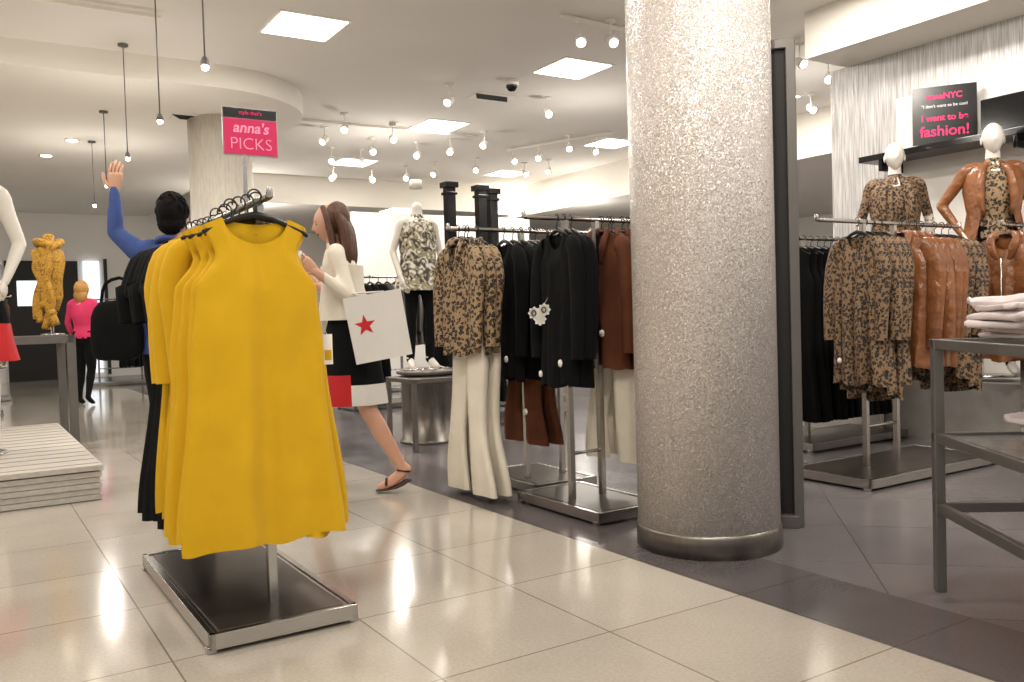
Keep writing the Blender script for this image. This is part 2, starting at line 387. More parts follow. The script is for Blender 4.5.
for i in range(1,5): hang('yellow_dress',S(.87-.012*i,2.865+.062*i,YZ),FA,i,.09)
for i in range(4): hang('yellow_sleeved_dress',S(.85-.01*(i%2),3.19+.065*i,YZ),FA,i,.09)
for i in range(7): hang('black_dress',S(.90-.008*i,3.47+.065*i,YZ),FA,i,.09)
e=empty('rack_sign',S(.95,3.3,1.48))
m=MB(); m.box((.93,3.3,1.55),(.012,.012,.22),2,RS); m.box((.955,3.3,1.745),(.205,.008,.178),2,RS)
m.box((.955,3.294,1.727),(.198,.004,.133),0,RS); m.box((.955,3.294,1.814),(.198,.004,.035),1,RS)
o=m.obj('sign_board',[M_SIGNP,M_SIGNB,M_CHR]); o.parent=e; o.matrix_parent_inverse=e.matrix_world.inverted()
Ms=RS@Matrix.Translation(V((.955,3.29,0)))
text('sign_text_1',"anna's",(0,0,1.742),.055,Ms,M_TXTP,e,shear=.2,bold=.001)
text('sign_text_2',"PICKS",(0,0,1.68),.062,Ms,M_TXTP,e,bold=-.001)
text('sign_text_3',"style that's",(0,0,1.81),.02,Ms,M_TXTH,e)
m=MB(); p=S(1.08,2.9,.93); m.box((0,0,0),(.034,.003,.105),0,Matrix.Translation(p)@RS); m.box((0,-.001,-.02),(.025,.003,.035),1,Matrix.Translation(p)@RS)
m.tube([p+V((0,0,.05)),p+V((-.03,.0,.12))],.001,0,4); m.obj('price_tag',[M_TAG,M_YEL])
# middle racks
rack('garment_rack',2.56,2.97,3.3,4.0,(2.42,3.65),(3.35,3.65),[(2.66,3.65),(2.86,3.65)])
rack('garment_rack',2.72,3.14,4.08,4.7,(2.33,4.28),(3.3,4.28),[(2.8,4.28),(3.05,4.28)])
for i in range(3): hang('leopard_jacket',S(2.38+.06*i,4.28,BARZ),FB,i,sx=.86)
hang('white_trousers',S(2.42,4.28,BARZ),FB,0); hang('white_trousers',S(2.5,4.28,BARZ),FB,1)
for i in range(4): hang('black_sweater',S(2.68+.06*i,4.28,BARZ),FB,i,sx=.85)
hang('brown_trousers',S(2.80,4.28,BARZ),FB,0)
hang('brown_trousers',S(2.9,4.28,BARZ),FB,1)
for i in range(4): hang('brown_jacket',S(2.98+.07*i,4.28,BARZ),FB,i)
for i in range(3): hang('black_sweater',S(2.61+.045*i,3.65,BARZ),FB,i+1,sx=.72)
for i in range(5): hang('brown_jacket',S(2.90+.07*i,3.65,BARZ),FB,i,sx=.95)
hang('cream_trousers',S(2.95,3.65,BARZ),FB,0); hang('cream_trousers',S(3.08,3.65,BARZ),FB,1)
m=MB(); Mt_=Matrix.Translation(S(2.55,3.66,1.04))@Matrix.Rotation(math.radians(-15),4,'Z')
for dx,dz,ch in((-.075,-.004,0),(-.022,.012,1),(-.045,-.035,2)):
    for r0 in(0,math.pi/4): m.box((dx,-.003*ch,dz),(.05,.002,.05),0,Mt_@Matrix.Translation(V((dx,0,dz)))@Matrix.Rotation(r0,4,'Y')@Matrix.Translation(V((-dx,0,-dz))))
m.tube([Mt_@V((-.03,0,.03)),Mt_@V((.01,.03,.1))],.001,0,4)
for dx,dz in((-.075,-.004),(-.022,.012)):
    ring=[Mt_@V((dx+.011*math.cos(t),-.01,dz+.014*math.sin(t))) for t in [i*math.pi/6 for i in range(13)]]
    m.tube(ring,.0028,1,5)
m.obj('price_tag',[M_TAG,M_INK])
# right racks
rack('garment_rack',4.19,5.47,2.97,3.53,(4.15,3.25),(5.55,3.25),[(4.55,3.25),(4.85,3.25)])
for i in range(4): hang('leopard_blouse',S(4.5+.075*i,3.25,BARZ),FB,i,.12,sx=.76)
for i in range(4): hang('leather_jacket',S(4.91+.075*i,3.25,BARZ),FB,i,.12,sx=.95)
for i in range(3): hang('leopard_blouse',S(5.28+.08*i,3.25,BARZ),FB,i,sx=.9)
rack('garment_rack',5.0,6.3,4.0,4.5,(4.95,4.2),(6.4,4.2),[(5.2,4.2),(6.1,4.2)])
for i in range(12): hang('black_gown',S(5.05+.075*i,4.2,BARZ),FB,i)
rack('garment_rack',5.75,6.7,2.75,3.35,(5.72,3.05),(6.75,3.05),[(5.95,3.05),(6.5,3.05)])
for i in range(7): hang('leather_jacket',S(5.75+.085*i,3.05,BARZ),FB,i)
def bgrack(b,a,keys,L=1.1,n=10):
    rack('garment_rack',b-.5,b+.5,a-.25,a+.25,(b-L/2,a),(b+L/2,a),[(b-.35,a),(b+.35,a)])
    for i in range(n): hang(keys[i*len(keys)//n],S(b-L/2+.06+i*(L-.12)/(n-1),a,BARZ),FB,i)
bgrack(4.5,7.2,['black_gown','black_sweater','print_dress'])
bgrack(5.6,8.6,['black_sweater','black_dress'])
bgrack(4.2,9.4,['black_dress','grey_cardigan'])
bgrack(6.6,6.6,['brown_jacket','black_dress'])
bgrack(7.6,8.4,['black_dress','leopard_blouse'])
bgrack(6.4,11.2,['black_dress','black_gown'])
bgrack(5.0,11.4,['black_gown','brown_jacket'])
bgrack(7.6,12.6,['black_dress','print_dress'])
bgrack(-.1,12.4,['black_dress','print_dress'])
bgrack(.1,14.8,['black_gown','brown_jacket'])
bgrack(2.4,16.8,['print_dress','black_dress'])
bgrack(3.0,14.0,['black_dress','grey_cardigan'])
# ------------------------------------------------------------ people
def hand(mb,w,d,nrm,mi,curl=.5,sc=1,side=1):
    d=V(d).normalized(); nrm=V(nrm); nrm=(nrm-d*nrm.dot(d)).normalized(); sd=d.cross(nrm).normalized()*side; w=V(w)
    mb.tube([w-d*.02*sc,w+d*.02*sc,w+d*.06*sc,w+d*.092*sc],[.024*sc,.032*sc,.042*sc,.038*sc],mi,12,(nrm,.42),None,2)
    for off,L in((.03,.075),(.011,.084),(-.009,.078),(-.028,.06)):
        p=w+d*.082*sc+sd*off*sc; pts=[p]; ang=0
        for k,l in enumerate((.42,.32,.26)):
            ang+=curl*(.5 if k==0 else .8); q=d*math.cos(ang)+nrm*math.sin(ang); p=p+q*L*l*sc; pts.append(p)
        mb.capsule(pts,[.0092*sc,.0085*sc,.0078*sc,.0068*sc],mi,8,2)
    p=w+d*.02*sc+sd*.028*sc; t=(d*.65+sd*.75).normalized(); t2=(d*.9+sd*.35+nrm*curl*.6).normalized()
    mb.capsule([p,p+t*.035*sc,p+t*.035*sc+t2*.028*sc,p+t*.035*sc+t2*.05*sc],[.013*sc,.011*sc,.0095*sc,.008*sc],mi,8,2)
def head(mb,c,fwd,mi,eye,lip,sc=1,tilt=0,face=True):
    f=V(fwd).normalized(); lat=f.cross(V((0,0,1))).normalized(); up=lat.cross(f)
    M=Matrix.Translation(V(c))@Matrix((( lat.x,f.x,up.x,0),(lat.y,f.y,up.y,0),(lat.z,f.z,up.z,0),(0,0,0,1)))@Matrix.Scale(sc,4)
    def g(u,a,b,s): return math.exp(-((u.x-a)**2+(u.z-b)**2)/s)
    def fn(u,p):
        x,y,z=p
        if u.z<0: x*=1+u.z*.38; y*=1+u.z*.12 if u.y<0 else 1; 
        if u.y<-.1 and u.z<0: y*=1+u.z*.35
        if u.y>0:
            y+=.022*g(u,0,-.18,.012)+.012*g(u,0,-.05,.01)-.008*(g(u,.35,.05,.02)+g(u,-.35,.05,.02))+.006*g(u,0,-.5,.03)+.012*g(u,0,-.85,.05)+.004*g(u,0,.2,.1)
        return V((x,y,z))
    mb.ell((0,0,0),(.074,.093,.115),mi,M,28,20,fn)
    if face:
        for s in(-1,1):
            mb.ell((s*.028,.079,.003),(.012,.006,.006),eye,M,8,6); mb.ell((s*.03,.082,.02),(.016,.004,.003),eye,M,8,6)
        mb.ell((0,.086,-.055),(.022,.008,.008),lip,M,10,6)
    for s in(-1,1): mb.ell((s*.074,-.005,-.01),(.008,.018,.03),mi,M,8,6)
    return M
def figure(name,J,mats,zone,fwd,W=1.0,vox=.013,headful=True,hands=True,handspec=None,facefwd=None,face=True,hair=None,extra=None,curl=.4,bulk=1.0):
    """continuous body: lofted torso + tapered limbs voxel-merged; zone(part,point)->material index"""
    J={k:V(v) for k,v in J.items()}; fwd=V(fwd).normalized(); lat=fwd.cross(V((0,0,1))).normalized()
    mb=MB(); labels=[]
    def mark(lbl,n0): labels.extend([lbl]*(len(mb.v)-n0))
    def ring(c,w,d,t=V((0,0,1))):
        f2=fwd
        return [c+lat*w*math.cos(a)+f2*d*math.sin(a) for a in [2*math.pi*j/20 for j in range(20)]]
    pel,ch,nk=J['pelvis'],J['chest'],J['neck']
    n0=len(mb.v)
    mb.loft([ring(pel+V((0,0,-.10)),.09*W,.07),ring(pel+V((0,0,-.05)),.155*W,.11*bulk),ring(pel,.168*W,.118*bulk),ring(pel.lerp(ch,.45),.128*W*bulk,.092*bulk),ring(pel.lerp(ch,.8),.145*W*bulk,.112*bulk),ring(ch,.155*W*bulk,.118*bulk),ring(ch.lerp(nk,.55),.165*W,.095),ring(ch.lerp(nk,.85),.12*W,.07),ring(nk,.055,.055)])
    mark('torso',n0)
    n0=len(mb.v); mb.capsule([nk+V((0,0,-.04)),nk.lerp(J['head'],.5),J['head']+V((0,0,-.05))],[.056,.048,.05],0,12,3); mark('neck',n0)
    for s in 'LR':
        if 's'+s in J:
            a,b_,c=J['s'+s],J['e'+s],J['w'+s]
            n0=len(mb.v); mb.capsule([a.lerp(nk,.35),a,a.lerp(b_,.35),b_],[.055*W,.056*W,.048*W*bulk,.04*W],0,12,3); mark('uarm',n0)
            n0=len(mb.v); mb.capsule([b_,b_.lerp(c,.3),c],[.04*W,.039*W,.026],0,12,3); mark('farm',n0)
        if 'h'+s in J:
            a,b_,c=J['h'+s],J['k'+s],J['a'+s]
            n0=len(mb.v); mb.capsule([a,a.lerp(b_,.35),b_],[.092*W,.083*W,.058*W],0,14,4); mark('thigh',n0)
            n0=len(mb.v); mb.capsule([b_,b_.lerp(c,.32),b_.lerp(c,.7),c],[.055*W,.056*W,.042,.034],0,14,3); mark('calf',n0)
            n0=len(mb.v); t=J['t'+s]; mb.capsule([c+(c-t)*.12,c.lerp(t,.5)+V((0,0,-.01)),t],[.034,.036,.026],0,10,3); mark('foot',n0)
    tmp=bpy.data.objects.new('tmp',mb.mesh('tmp',[])); scene.collection.objects.link(tmp)
    r=tmp.modifiers.new('r','REMESH'); r.mode='VOXEL'; r.voxel_size=vox; r.use_smooth_shade=True
    sm=tmp.modifiers.new('s','SMOOTH'); sm.iterations=4; sm.factor=.5
    bpy.context.view_layer.update()
    ev=tmp.evaluated_get(bpy.context.evaluated_depsgraph_get()); me=ev.to_mesh()
    kd=kdtree.KDTree(len(mb.v))
    for i,p in enumerate(mb.v): kd.insert(p,i)
    kd.balance()
    out=MB(); out.v=[v.co.copy() for v in me.vertices]
    for p in me.polygons:
        c=p.center; _,i,_=kd.find(c); out.f.append(list(p.vertices)); out.m.append(zone(labels[i],c)); out.s.append(True)
    ev.to_mesh_clear(); bpy.data.objects.remove(tmp)
    if headful: head(out,J['head'],facefwd or fwd,zone('head',J['head']),len(mats)-2,len(mats)-1,1,face=face)
    if hands:
        for s in 'LR':
            if 'w'+s in J:
                d=(J['w'+s]-J['e'+s]).normalized(); nrm=(-lat if s=='R' else lat)
                if handspec and s in handspec: d,nrm=handspec[s]
                hand(out,J['w'+s],d,nrm,zone('hand',J['w'+s]),curl,1,1 if s=='L' else -1)
    if hair: hair(out)
    if extra: extra(out)
    return out.obj(name,mats)
def skirtloft(mb,c,prof,mi,fwd=V((0,-1,0)),amp=.01,k=9,fm=None):
    lat=fwd.cross(V((0,0,1))).normalized(); c=V(c); n=36; rings=[]
    for i,(z,w,d,ox) in enumerate(prof):
        v=i/(len(prof)-1); rings.append([c+fwd*ox+lat*(w+amp*v*math.sin(k*t))*math.cos(t)+fwd*(d+amp*v*math.sin(k*t+1))*math.sin(t)+V((0,0,z)) for t in [2*math.pi*j/n for j in range(n)]])
    n0=len(mb.f); mb.loft(rings,mi,False)
    if fm:
        for fi in range(n0,len(mb.f)):
            cc=sum((mb.v[i] for i in mb.f[fi]),V())/4; mb.m[fi]=fm(cc-c)
# --- woman walking left
yw=5.2
J=dict(pelvis=(-.97,yw,.95),chest=(-1.0,yw,1.25),neck=(-1.03,yw,1.47),head=(-1.06,yw,1.61),
 sL=(-1.0,yw-.16,1.41),eL=(-.915,yw-.24,1.17),wL=(-1.10,yw-.27,1.31),
 sR=(-1.02,yw+.16,1.41),eR=(-1.06,yw+.22,1.15),wR=(-1.2,yw+.2,1.25),
 hL=(-.96,yw-.09,.9),kL=(-.86,yw-.08,.50),aL=(-.665,yw-.06,.125),tL=(-.80,yw-.07,.035),
 hR=(-.98,yw+.09,.9),kR=(-1.17,yw+.08,.5),aR=(-1.25,yw+.06,.085),tR=(-1.4,yw+.06,.03))
def zone_w(p,c):
    if p=='torso': return 1 if c.z>1.1 else 2
    if p=='uarm': return 1
    if p=='farm': return 1 if c.x>-1.05 else 0
    if p=='thigh': return 0 if c.z<.75 else 2
    return 0
def hair_w(mb):
    h=V(J['head']); 
    M=Matrix.Translation(h+V((.024,0,.022)))@Matrix.Rotation(.35,4,'Y')
    mb.ell((0,0,0),(.092,.086,.11),3,M,22,14,lambda u,p:V((p.x*(1.0 if u.x>-.25 else .8),p.y,p.z+(.03 if u.x<-.5 and u.z<.2 else 0))))
    for k in range(11):
        y=-.075+.015*k; j=.016*math.sin(k*2.1)
        mb.capsule([h+V((.05,y,.05)),h+V((.085+j,y*1.1,-.03)),h+V((.10+j,y*1.2,-.13)),h+V((.095+j*1.5,y*1.3,-.22)),h+V((.07+j,y*1.2,-.31-j))],[.026,.028,.026,.022,.008],3,8,3)
    for sy in(-1,1):
        mb.capsule([h+V((-.03,sy*.055,.085)),h+V((.0,sy*.082,.02)),h+V((.025,sy*.09,-.1)),h+V((.04,sy*.09,-.22))],[.016,.022,.024,.01],3,8,3)
def extra_w(mb):
    def fm(c):
        if c.z<-.27 and c.x<.02: return 4
        if c.z<-.33 : return 5
        if c.x<-.11 and c.z<-.05: return 5
        return 2
    skirtloft(mb,(-.97,yw,.98),[(.14,.13,.1,.02),(.05,.15,.12,.0),(-.04,.175,.145,0),(-.14,.185,.17,0),(-.22,.19,.185,0),(-.27,.192,.19,0),(-.33,.195,.2,0),(-.40,.2,.21,0),(-.45,.2,.215,0)],2,V((-1,0,0)),.008,7,fm)
    skirtloft(mb,(-1.0,yw,1.2),[(.15,.165,.125,0),(.02,.155,.125,0),(-.1,.165,.15,-.01),(-.17,.175,.165,-.015)],1,V((-1,0,0)),.006,8)
    for s in 'LR':
        a=V(J['a'+s]);t=V(J['t'+s]); d=(t-a); d.z=0; d.normalize()
        heel=a+V((.03,0,-.05 if s=='L' else -.07)); 
        mb.tube([heel,heel.lerp(t,.5)+V((0,0,-.025)),t+V((-.03,0,-.02))],[.03,.036,.03],6,10,(V((0,0,1)),.25),None,3)
        mb.tube([a+V((.03,-.03,.0)),a+V((-.03,-.038,.01)),a+V((-.045,0,.015)),a+V((-.03,.038,.01)),a+V((.03,.03,0)),a+V((.04,0,0)),a+V((.03,-.03,.0))],.006,6,6)
        q=a.lerp(t,.75); mb.tube([q+V((0,-.036,-.01)),q+V((0,-.02,.028)),q+V((0,.02,.028)),q+V((0,.036,-.01))],.008,6,6)
    w=V(J['wL']); mb.box(w+V((-.085,-.0,.055)),(.012,.07,.13),7)
figure('woman_walking',J,[M_SKIN,M_CRM,M_BLK,M_HBR,M_RED,M_PAPER,M_SAND,M_TAG,M_EYE,M_LIP],zone_w,(-1,0,0),W=.95,hair=hair_w,extra=extra_w,facefwd=(-1,-.15,-.18),curl=.7,
  handspec={'L':((-.75,0,.65),(0,1,0))})
Mb=Matrix.Translation(V((-.735,5.0,.80)))@Matrix.Rotation(math.radians(8),4,'Z')@Matrix.Rotation(math.radians(-9),4,'Y')
m=MB(); w,h,d=.16,.38,.06
for sx in(-1,1): m.add([(sx*w,-d,0),(sx*w,d,0),(sx*w*1.03,d,h),(sx*w*.97,0,h*.6),(sx*w*1.03,-d,h)],[(0,1,2,3),(0,3,4)],0,False,Mb)
for sy in(-1,1): m.add([(-w,sy*d,0),(w,sy*d,0),(w*1.03,sy*d,h),(-w*1.03,sy*d,h)],[(0,1,2,3)],0,False,Mb)
m.add([(-w,-d,0),(w,-d,0),(w,d,0),(-w,d,0)],[(0,1,2,3)],0,False,Mb)
st=[]
for i in range(10):
    r=.062 if i%2==0 else .025; a=math.pi/2+i*math.pi/5; st.append((-.07+r*math.cos(a),-d-.002,.21+r*math.sin(a)))
m.add([(-.07,-d-.003,.21)]+st,[(0,i+1,(i+1)%10+1) for i in range(10)],1,False,Mb)
for sy in(-1,1): m.tube([Mb@V((-.07,sy*d,h)),V((-.9,4.96+sy*.02,1.185)),V((-.93,4.97,1.2)),V((-.9,4.96+sy*.02,1.18)),Mb@V((.07,sy*d,h))],.004,0,6)
m.obj('shopping_bag',[M_PAPER,M_RED])
# --- man reaching up (seen from behind)
ym=4.75; xm=-1.84
J2=dict(pelvis=(xm,ym,.95),chest=(xm,ym,1.27),neck=(xm,ym,1.48),head=(xm+.02,ym,1.615),
 sL=(xm-.17,ym,1.43),eL=(xm-.29,ym-.02,1.54),wL=(xm-.28,ym-.03,1.77),
 sR=(xm+.17,ym,1.43),eR=(xm+.27,ym+.1,1.2),wR=(xm+.2,ym+.25,1.15),
 hL=(xm-.08,ym,.9),kL=(xm-.08,ym+.02,.5),aL=(xm-.08,ym,.09),tL=(xm-.09,ym+.15,.03),
 hR=(xm+.09,ym,.9),kR=(xm+.09,ym+.02,.5),aR=(xm+.1,ym,.09),tR=(xm+.1,ym+.15,.03))
def zone_m(p,c):
    if p in('torso','uarm'): return 1 if (p=='uarm' or c.z>.95) else 2
    if p=='farm': return 1
    if p in('thigh','calf','foot'): return 2
    return 0
def hair_m(mb):
    h=V(J2['head']); mb.ell(h+V((0,-.015,.025)),(.084,.098,.108),3,None,28,20,lambda u,p:p*(1+.08*noise.noise(u*5)+.05*noise.noise(u*12)))
    mb.ell(h+V((0,-.05,-.04)),(.068,.052,.06),3,None,20,12,lambda u,p:p*(1+.12*noise.noise(u*9)))
    for k in range(60):
        a=random.uniform(0,6.28); q=random.uniform(.1,1.5); d=V((math.sin(q)*math.cos(a),math.sin(q)*math.sin(a),math.cos(q)))
        p=h+V((0,-.015,.025))+V((d.x*.08,d.y*.093,d.z*.104)); t=(V((0,0,-1))+V((random.uniform(-.5,.5),random.uniform(-.5,.5),0))); t=(t-d*t.dot(d)).normalized()
        mb.capsule([p-d*.004-t*.02,p+d*.006,p+d*.002+t*.026],[.005,.008,.003],3,6,2)
def ext_m(mb):
    skirtloft(mb,(xm,ym,1.0),[(.3,.18,.14,0),(.1,.17,.14,0),(-.05,.185,.155,0),(-.12,.19,.16,0)],1,V((0,1,0)),.008,9)
    mb.tube([(xm-.2,ym-.1,1.1),(xm-.12,ym-.15,1.3),(xm+.02,ym-.13,1.46),(xm+.1,ym+.0,1.5)],.012,2,6,sub=3)
    mb.tube([(xm-.065,ym+.01,1.465),(xm-.05,ym-.055,1.49),(xm,ym-.075,1.50),(xm+.05,ym-.055,1.49),(xm+.065,ym+.01,1.465)],.016,1,8,sub=3)
figure('man_reaching',J2,[M_SKIN,M_BLU,M_BLK,M_HDK,M_EYE,M_LIP],zone_m,(0,1,0),W=1.08,bulk=1.1,hair=hair_m,extra=ext_m,curl=.25,handspec={'L':((.05,.1,1),(0,1,0))})
m=MB(); bx=xm-.25
def bagfn(u,p):
    e=.55; return V((math.copysign(abs(u.x)**e,u.x)*.13*(1-.12*u.z),math.copysign(abs(u.y)**e,u.y)*.06,math.copysign(abs(u.z)**e,u.z)*.16+.01*noise.noise(u*5)))
m.ell((bx,ym-.14,1.01),(1,1,1),0,None,28,16,bagfn)
m.tube([(bx-.08,ym-.14,1.14),(bx-.05,ym-.14,1.26),(bx+.05,ym-.13,1.28),(bx+.08,ym-.14,1.14)],.009,0,6,sub=3)
m.obj('black_handbag',[M_BLK])
# --- woman in pink, far
x0,y0=-5.7,11.6
J3=dict(pelvis=(x0,y0,.92),chest=(x0,y0,1.2),neck=(x0,y0,1.41),head=(x0,y0,1.53),
 sL=(x0-.15,y0,1.35),eL=(x0-.23,y0+.03,1.1),wL=(x0-.2,y0+.12,.88),
 sR=(x0+.15,y0,1.35),eR=(x0+.24,y0+.03,1.1),wR=(x0+.22,y0+.14,.92),
 hL=(x0-.08,y0,.86),kL=(x0-.08,y0+.05,.48),aL=(x0-.09,y0-.02,.09),tL=(x0-.1,y0+.12,.03),
 hR=(x0+.08,y0,.86),kR=(x0+.09,y0-.02,.48),aR=(x0+.09,y0-.15,.11),tR=(x0+.1,y0-.02,.03))
def zone_p(p,c):
    if p in('torso','uarm','farm'): return 1 if c.z>.9 else 2
    if p in('thigh','calf','foot'): return 2
    return 0
def hair_p(mb):
    h=V(J3['head']); mb.ell(h+V((0,-.02,.02)),(.092,.1,.115),3); mb.ell(h+V((0,-.05,-.07)),(.09,.06,.1),3)
figure('woman_in_pink',J3,[M_SKIN,M_PNK,M_BLK,M_HBL,M_EYE,M_LIP],zone_p,(.2,1,0),W=1.0,hair=hair_p,vox=.02)
# ------------------------------------------------------------ mannequins
def mannequin(name,p,yaw,mats,zone,k=1.0,headful=True,hair=None,extra=None,base=True,armpose=0):
    R=Matrix.Translation(V(p))@Matrix.Rotation(yaw,4,'Z')@Matrix.Scale(k,4)
    L=dict(pelvis=(0,0,.98),chest=(0,0,1.28),neck=(0,0,1.5),head=(0,-.01,1.66),sL=(.17,0,1.44),eL=(.25,.03,1.17),wL=(.21,-.1,.95),sR=(-.17,0,1.44),eR=(-.25,.04,1.17),wR=(-.22,-.06,.93),
      hL=(.08,0,.93),kL=(.09,-.05,.52),aL=(.09,0,.1),tL=(.11,-.14,.03),hR=(-.08,0,.93),kR=(-.09,0,.52),aR=(-.1,.04,.1),tR=(-.12,-.1,.03))
    if armpose: L['eR']=(-.32,.06,1.22); L['wR']=(-.2,-.02,1.0)
    JJ={q:R@V(v) for q,v in L.items()}; f=(R.to_3x3()@V((0,-1,0))).normalized()
    def ex(mb):
        if base: mb.lathe(R@V((0,0,0)),[(.17,0),(.17,.012)],len(mats)-3,28)
        if not headful: mb.lathe(R@V((0,0,0)),[(.052,1.5),(.05,1.57)],0,16)
        if extra: extra(mb,R,f)
    return figure(name,JJ,mats,lambda q,c:zone(q,(R.inverted()@c)),f,W=k*.92,headful=headful,face=False,extra=ex,facefwd=tuple(f),vox=.014,hands=True)
slab('display_platform',6.1,6.84,2.6,5.2,0,.45,M_STONE)
def jacket(mi,mi2,gap=34):
    def f(mb,R,fw):
        n=30; rings=[]
        for z,w,d,gg in((1.5,.07,.06,.6),(1.47,.15,.085,.7),(1.42,.19,.11,.8),(1.3,.195,.138,1),(1.15,.17,.135,1),(1.0,.195,.152,1.2),(.88,.21,.168,1.5)):
            g=gap*gg
            rings.append([R@V((w*math.cos(t),d*math.sin(t),z)) for t in [math.radians(-90+g+(360-2*g)*j/(n-1)) for j in range(n)]])
        vs=[p for r in rings for p in r]; fs=[]
        for i in range(len(rings)-1):
            for j in range(n-1): fs.append((i*n+j,i*n+j+1,(i+1)*n+j+1,(i+1)*n+j))
        mb.add(vs,fs,mi,True)
        for s in(-1,1):
            mb.tube([R@V((s*.085,-.128,1.12)),R@V((s*.105,-.12,1.3)),R@V((s*.075,-.07,1.45)),R@V((0,.05,1.52))],[.012,.033,.028,.022],mi,8,None,None,3)
    return f
def zj(q,c):
    if q in('uarm','farm'): return 1
    if q=='torso': return 2 if c.z>.95 else 3
    if q in('thigh','calf'): return 3
    return 0
mannequin('mannequin',(3.5,6.3,.48),-.3,[M_WHT,M_LEA,M_LEO,M_BLK,M_CHR,M_EYE,M_LIP],zj,1.03,extra=jacket(1,2),armpose=1)
mannequin('mannequin',(3.08,6.95,.48),-.25,[M_WHT,M_LEOD,M_BLK,M_BLK,M_CHR,M_EYE,M_LIP],lambda q,c:(1 if (q=='uarm' or(q=='torso' and c.z>1.05)) else 3 if q in('torso','thigh') else 0),1.03,extra=jacket(1,2,14))
def exl(mb,R,f):
    skirtloft(mb,R@V((0,0,.98)),[(.08,.13,.1,0),(0,.17,.13,0),(-.2,.21,.17,0),(-.3,.225,.185,0)],2,f,.01,9)
    skirtloft(mb,R@V((0,0,.98)),[(-.3,.225,.185,0),(-.42,.24,.2,0),(-.55,.26,.23,0)],3,f,.02,9)
    skirtloft(mb,R@V((0,0,1.28)),[(.1,.17,.125,0),(-.1,.15,.12,0),(-.28,.19,.15,0)],1,f,.005,9)
mannequin('mannequin',(-3.56,5.75,.21),.2,[M_WHT,M_BW,M_BLK,M_RED,M_CHR,M_EYE,M_LIP],lambda q,c:(1 if q=='torso' else 0),1.19,extra=exl)
def exc(mb,R,f):
    skirtloft(mb,R@V((0,0,1.28)),[(.14,.15,.1,0),(0,.165,.13,0),(-.15,.15,.12,0),(-.35,.2,.16,0),(-.42,.21,.17,0)],1,f,.008,9)
m=MB(); m.lathe((-.72,7.25,0),[(.24,0),(.24,.02),(.215,.03),(.215,.56),(.25,.57),(.25,.6)],0,40); m.obj('drum_plinth',[M_STL])
mannequin('mannequin',(-.76,7.25,.6),.5,[M_WHT,M_PRT,M_BLK,M_BLK,M_CHR,M_EYE,M_LIP],lambda q,c:(1 if q=='torso' and c.z>1.0 else 2 if q in('torso','thigh','calf') else 0),.84,headful=False,extra=exc)
def frametable(name,p,rz,sx,sy,h,mat,topm,shelf=None,t=.035,lower=None):
    M=Matrix.Translation(V(p))@Matrix.Rotation(rz,4,'Z'); m=MB()
    for x in(0,1):
        for y in(0,1): m.box((t/2+x*(sx-t),t/2+y*(sy-t),h/2),(t,t,h),0,M)
    zs=[h-t/2]+([shelf] if shelf else [])+([lower] if lower else [])
    for z in zs:
        for y in(0,1): m.box((sx/2,t/2+y*(sy-t),z),(sx,t*.8,t),0,M)
        for x in(0,1): m.box((t/2+x*(sx-t),sy/2,z),(t*.8,sy,t),0,M)
    m.box((sx/2,sy/2,h-t/2),(sx-t,sy-t,.015),1,M)
    if shelf: m.box((sx/2,sy/2,shelf),(sx-t,sy-t,.012),1,M)
    m.obj(name,[mat,topm],bevel=.003); return M
frametable('nesting_table',S(2.9,6.0),TH,.55,.5,.56,M_STL,M_STL)
Mt=frametable('display_table',(1.41,2.0,0),math.radians(-4),1.15,1.1,.90,M_GRY,M_GLS,shelf=.55,lower=.30)
def folded(name,M,n,w,d,mat,seed):
    rnd=random.Random(seed); m=MB(); z=0
    for k in range(n):
        h=rnd.uniform(.014,.028); ox,oy=rnd.uniform(-.035,.035),rnd.uniform(-.035,.035); ww=w*rnd.uniform(.82,1.04); dd=d*rnd.uniform(.82,1.04); R=Matrix.Rotation(rnd.uniform(-.22,.22),4,'Z')
        def fn(u,p,ww=ww,dd=dd,h=h):
            e=.4; f=lambda a:math.copysign(abs(a)**e,a)
            l=max(1e-6,math.hypot(u.x,u.y)); cx,cy=u.x/l,u.y/l; rr=l**.3
            nz=.03*noise.noise(V((u.x*3,u.y*3,k*.4+seed)))*(k+.3)/n
            rim=1+.06*noise.noise(V((cx*4,cy*4,k+seed)))
            return V((f(cx)*ww/2*rr*rim,f(cy)*dd/2*rr*rim,f(u.z)*h/2+nz))
        m.ell((ox,oy,z+h/2),(1,1,1),0,M@R,40,12,fn); z+=h*.88
    m.obj(name,[mat])
folded('folded_shirts',Mt@Matrix.Translation(V((.23,.84,.907)))@Matrix.Rotation(.2,4,'Z'),7,.3,.34,M_PINKT,1)
folded('folded_shirts',Mt@Matrix.Translation(V((.6,.84,.907))),9,.32,.36,M_PINKT,2)
folded('folded_shirts',Mt@Matrix.Translation(V((.27,.42,.907))),3,.3,.34,M_PINKT,5)
folded('folded_shirts',Mt@Matrix.Translation(V((.33,.72,.564))),5,.32,.34,M_PINKT,3)
folded('folded_shirts',Mt@Matrix.Translation(V((.76,.72,.564))),4,.32,.34,M_PINKT,4)
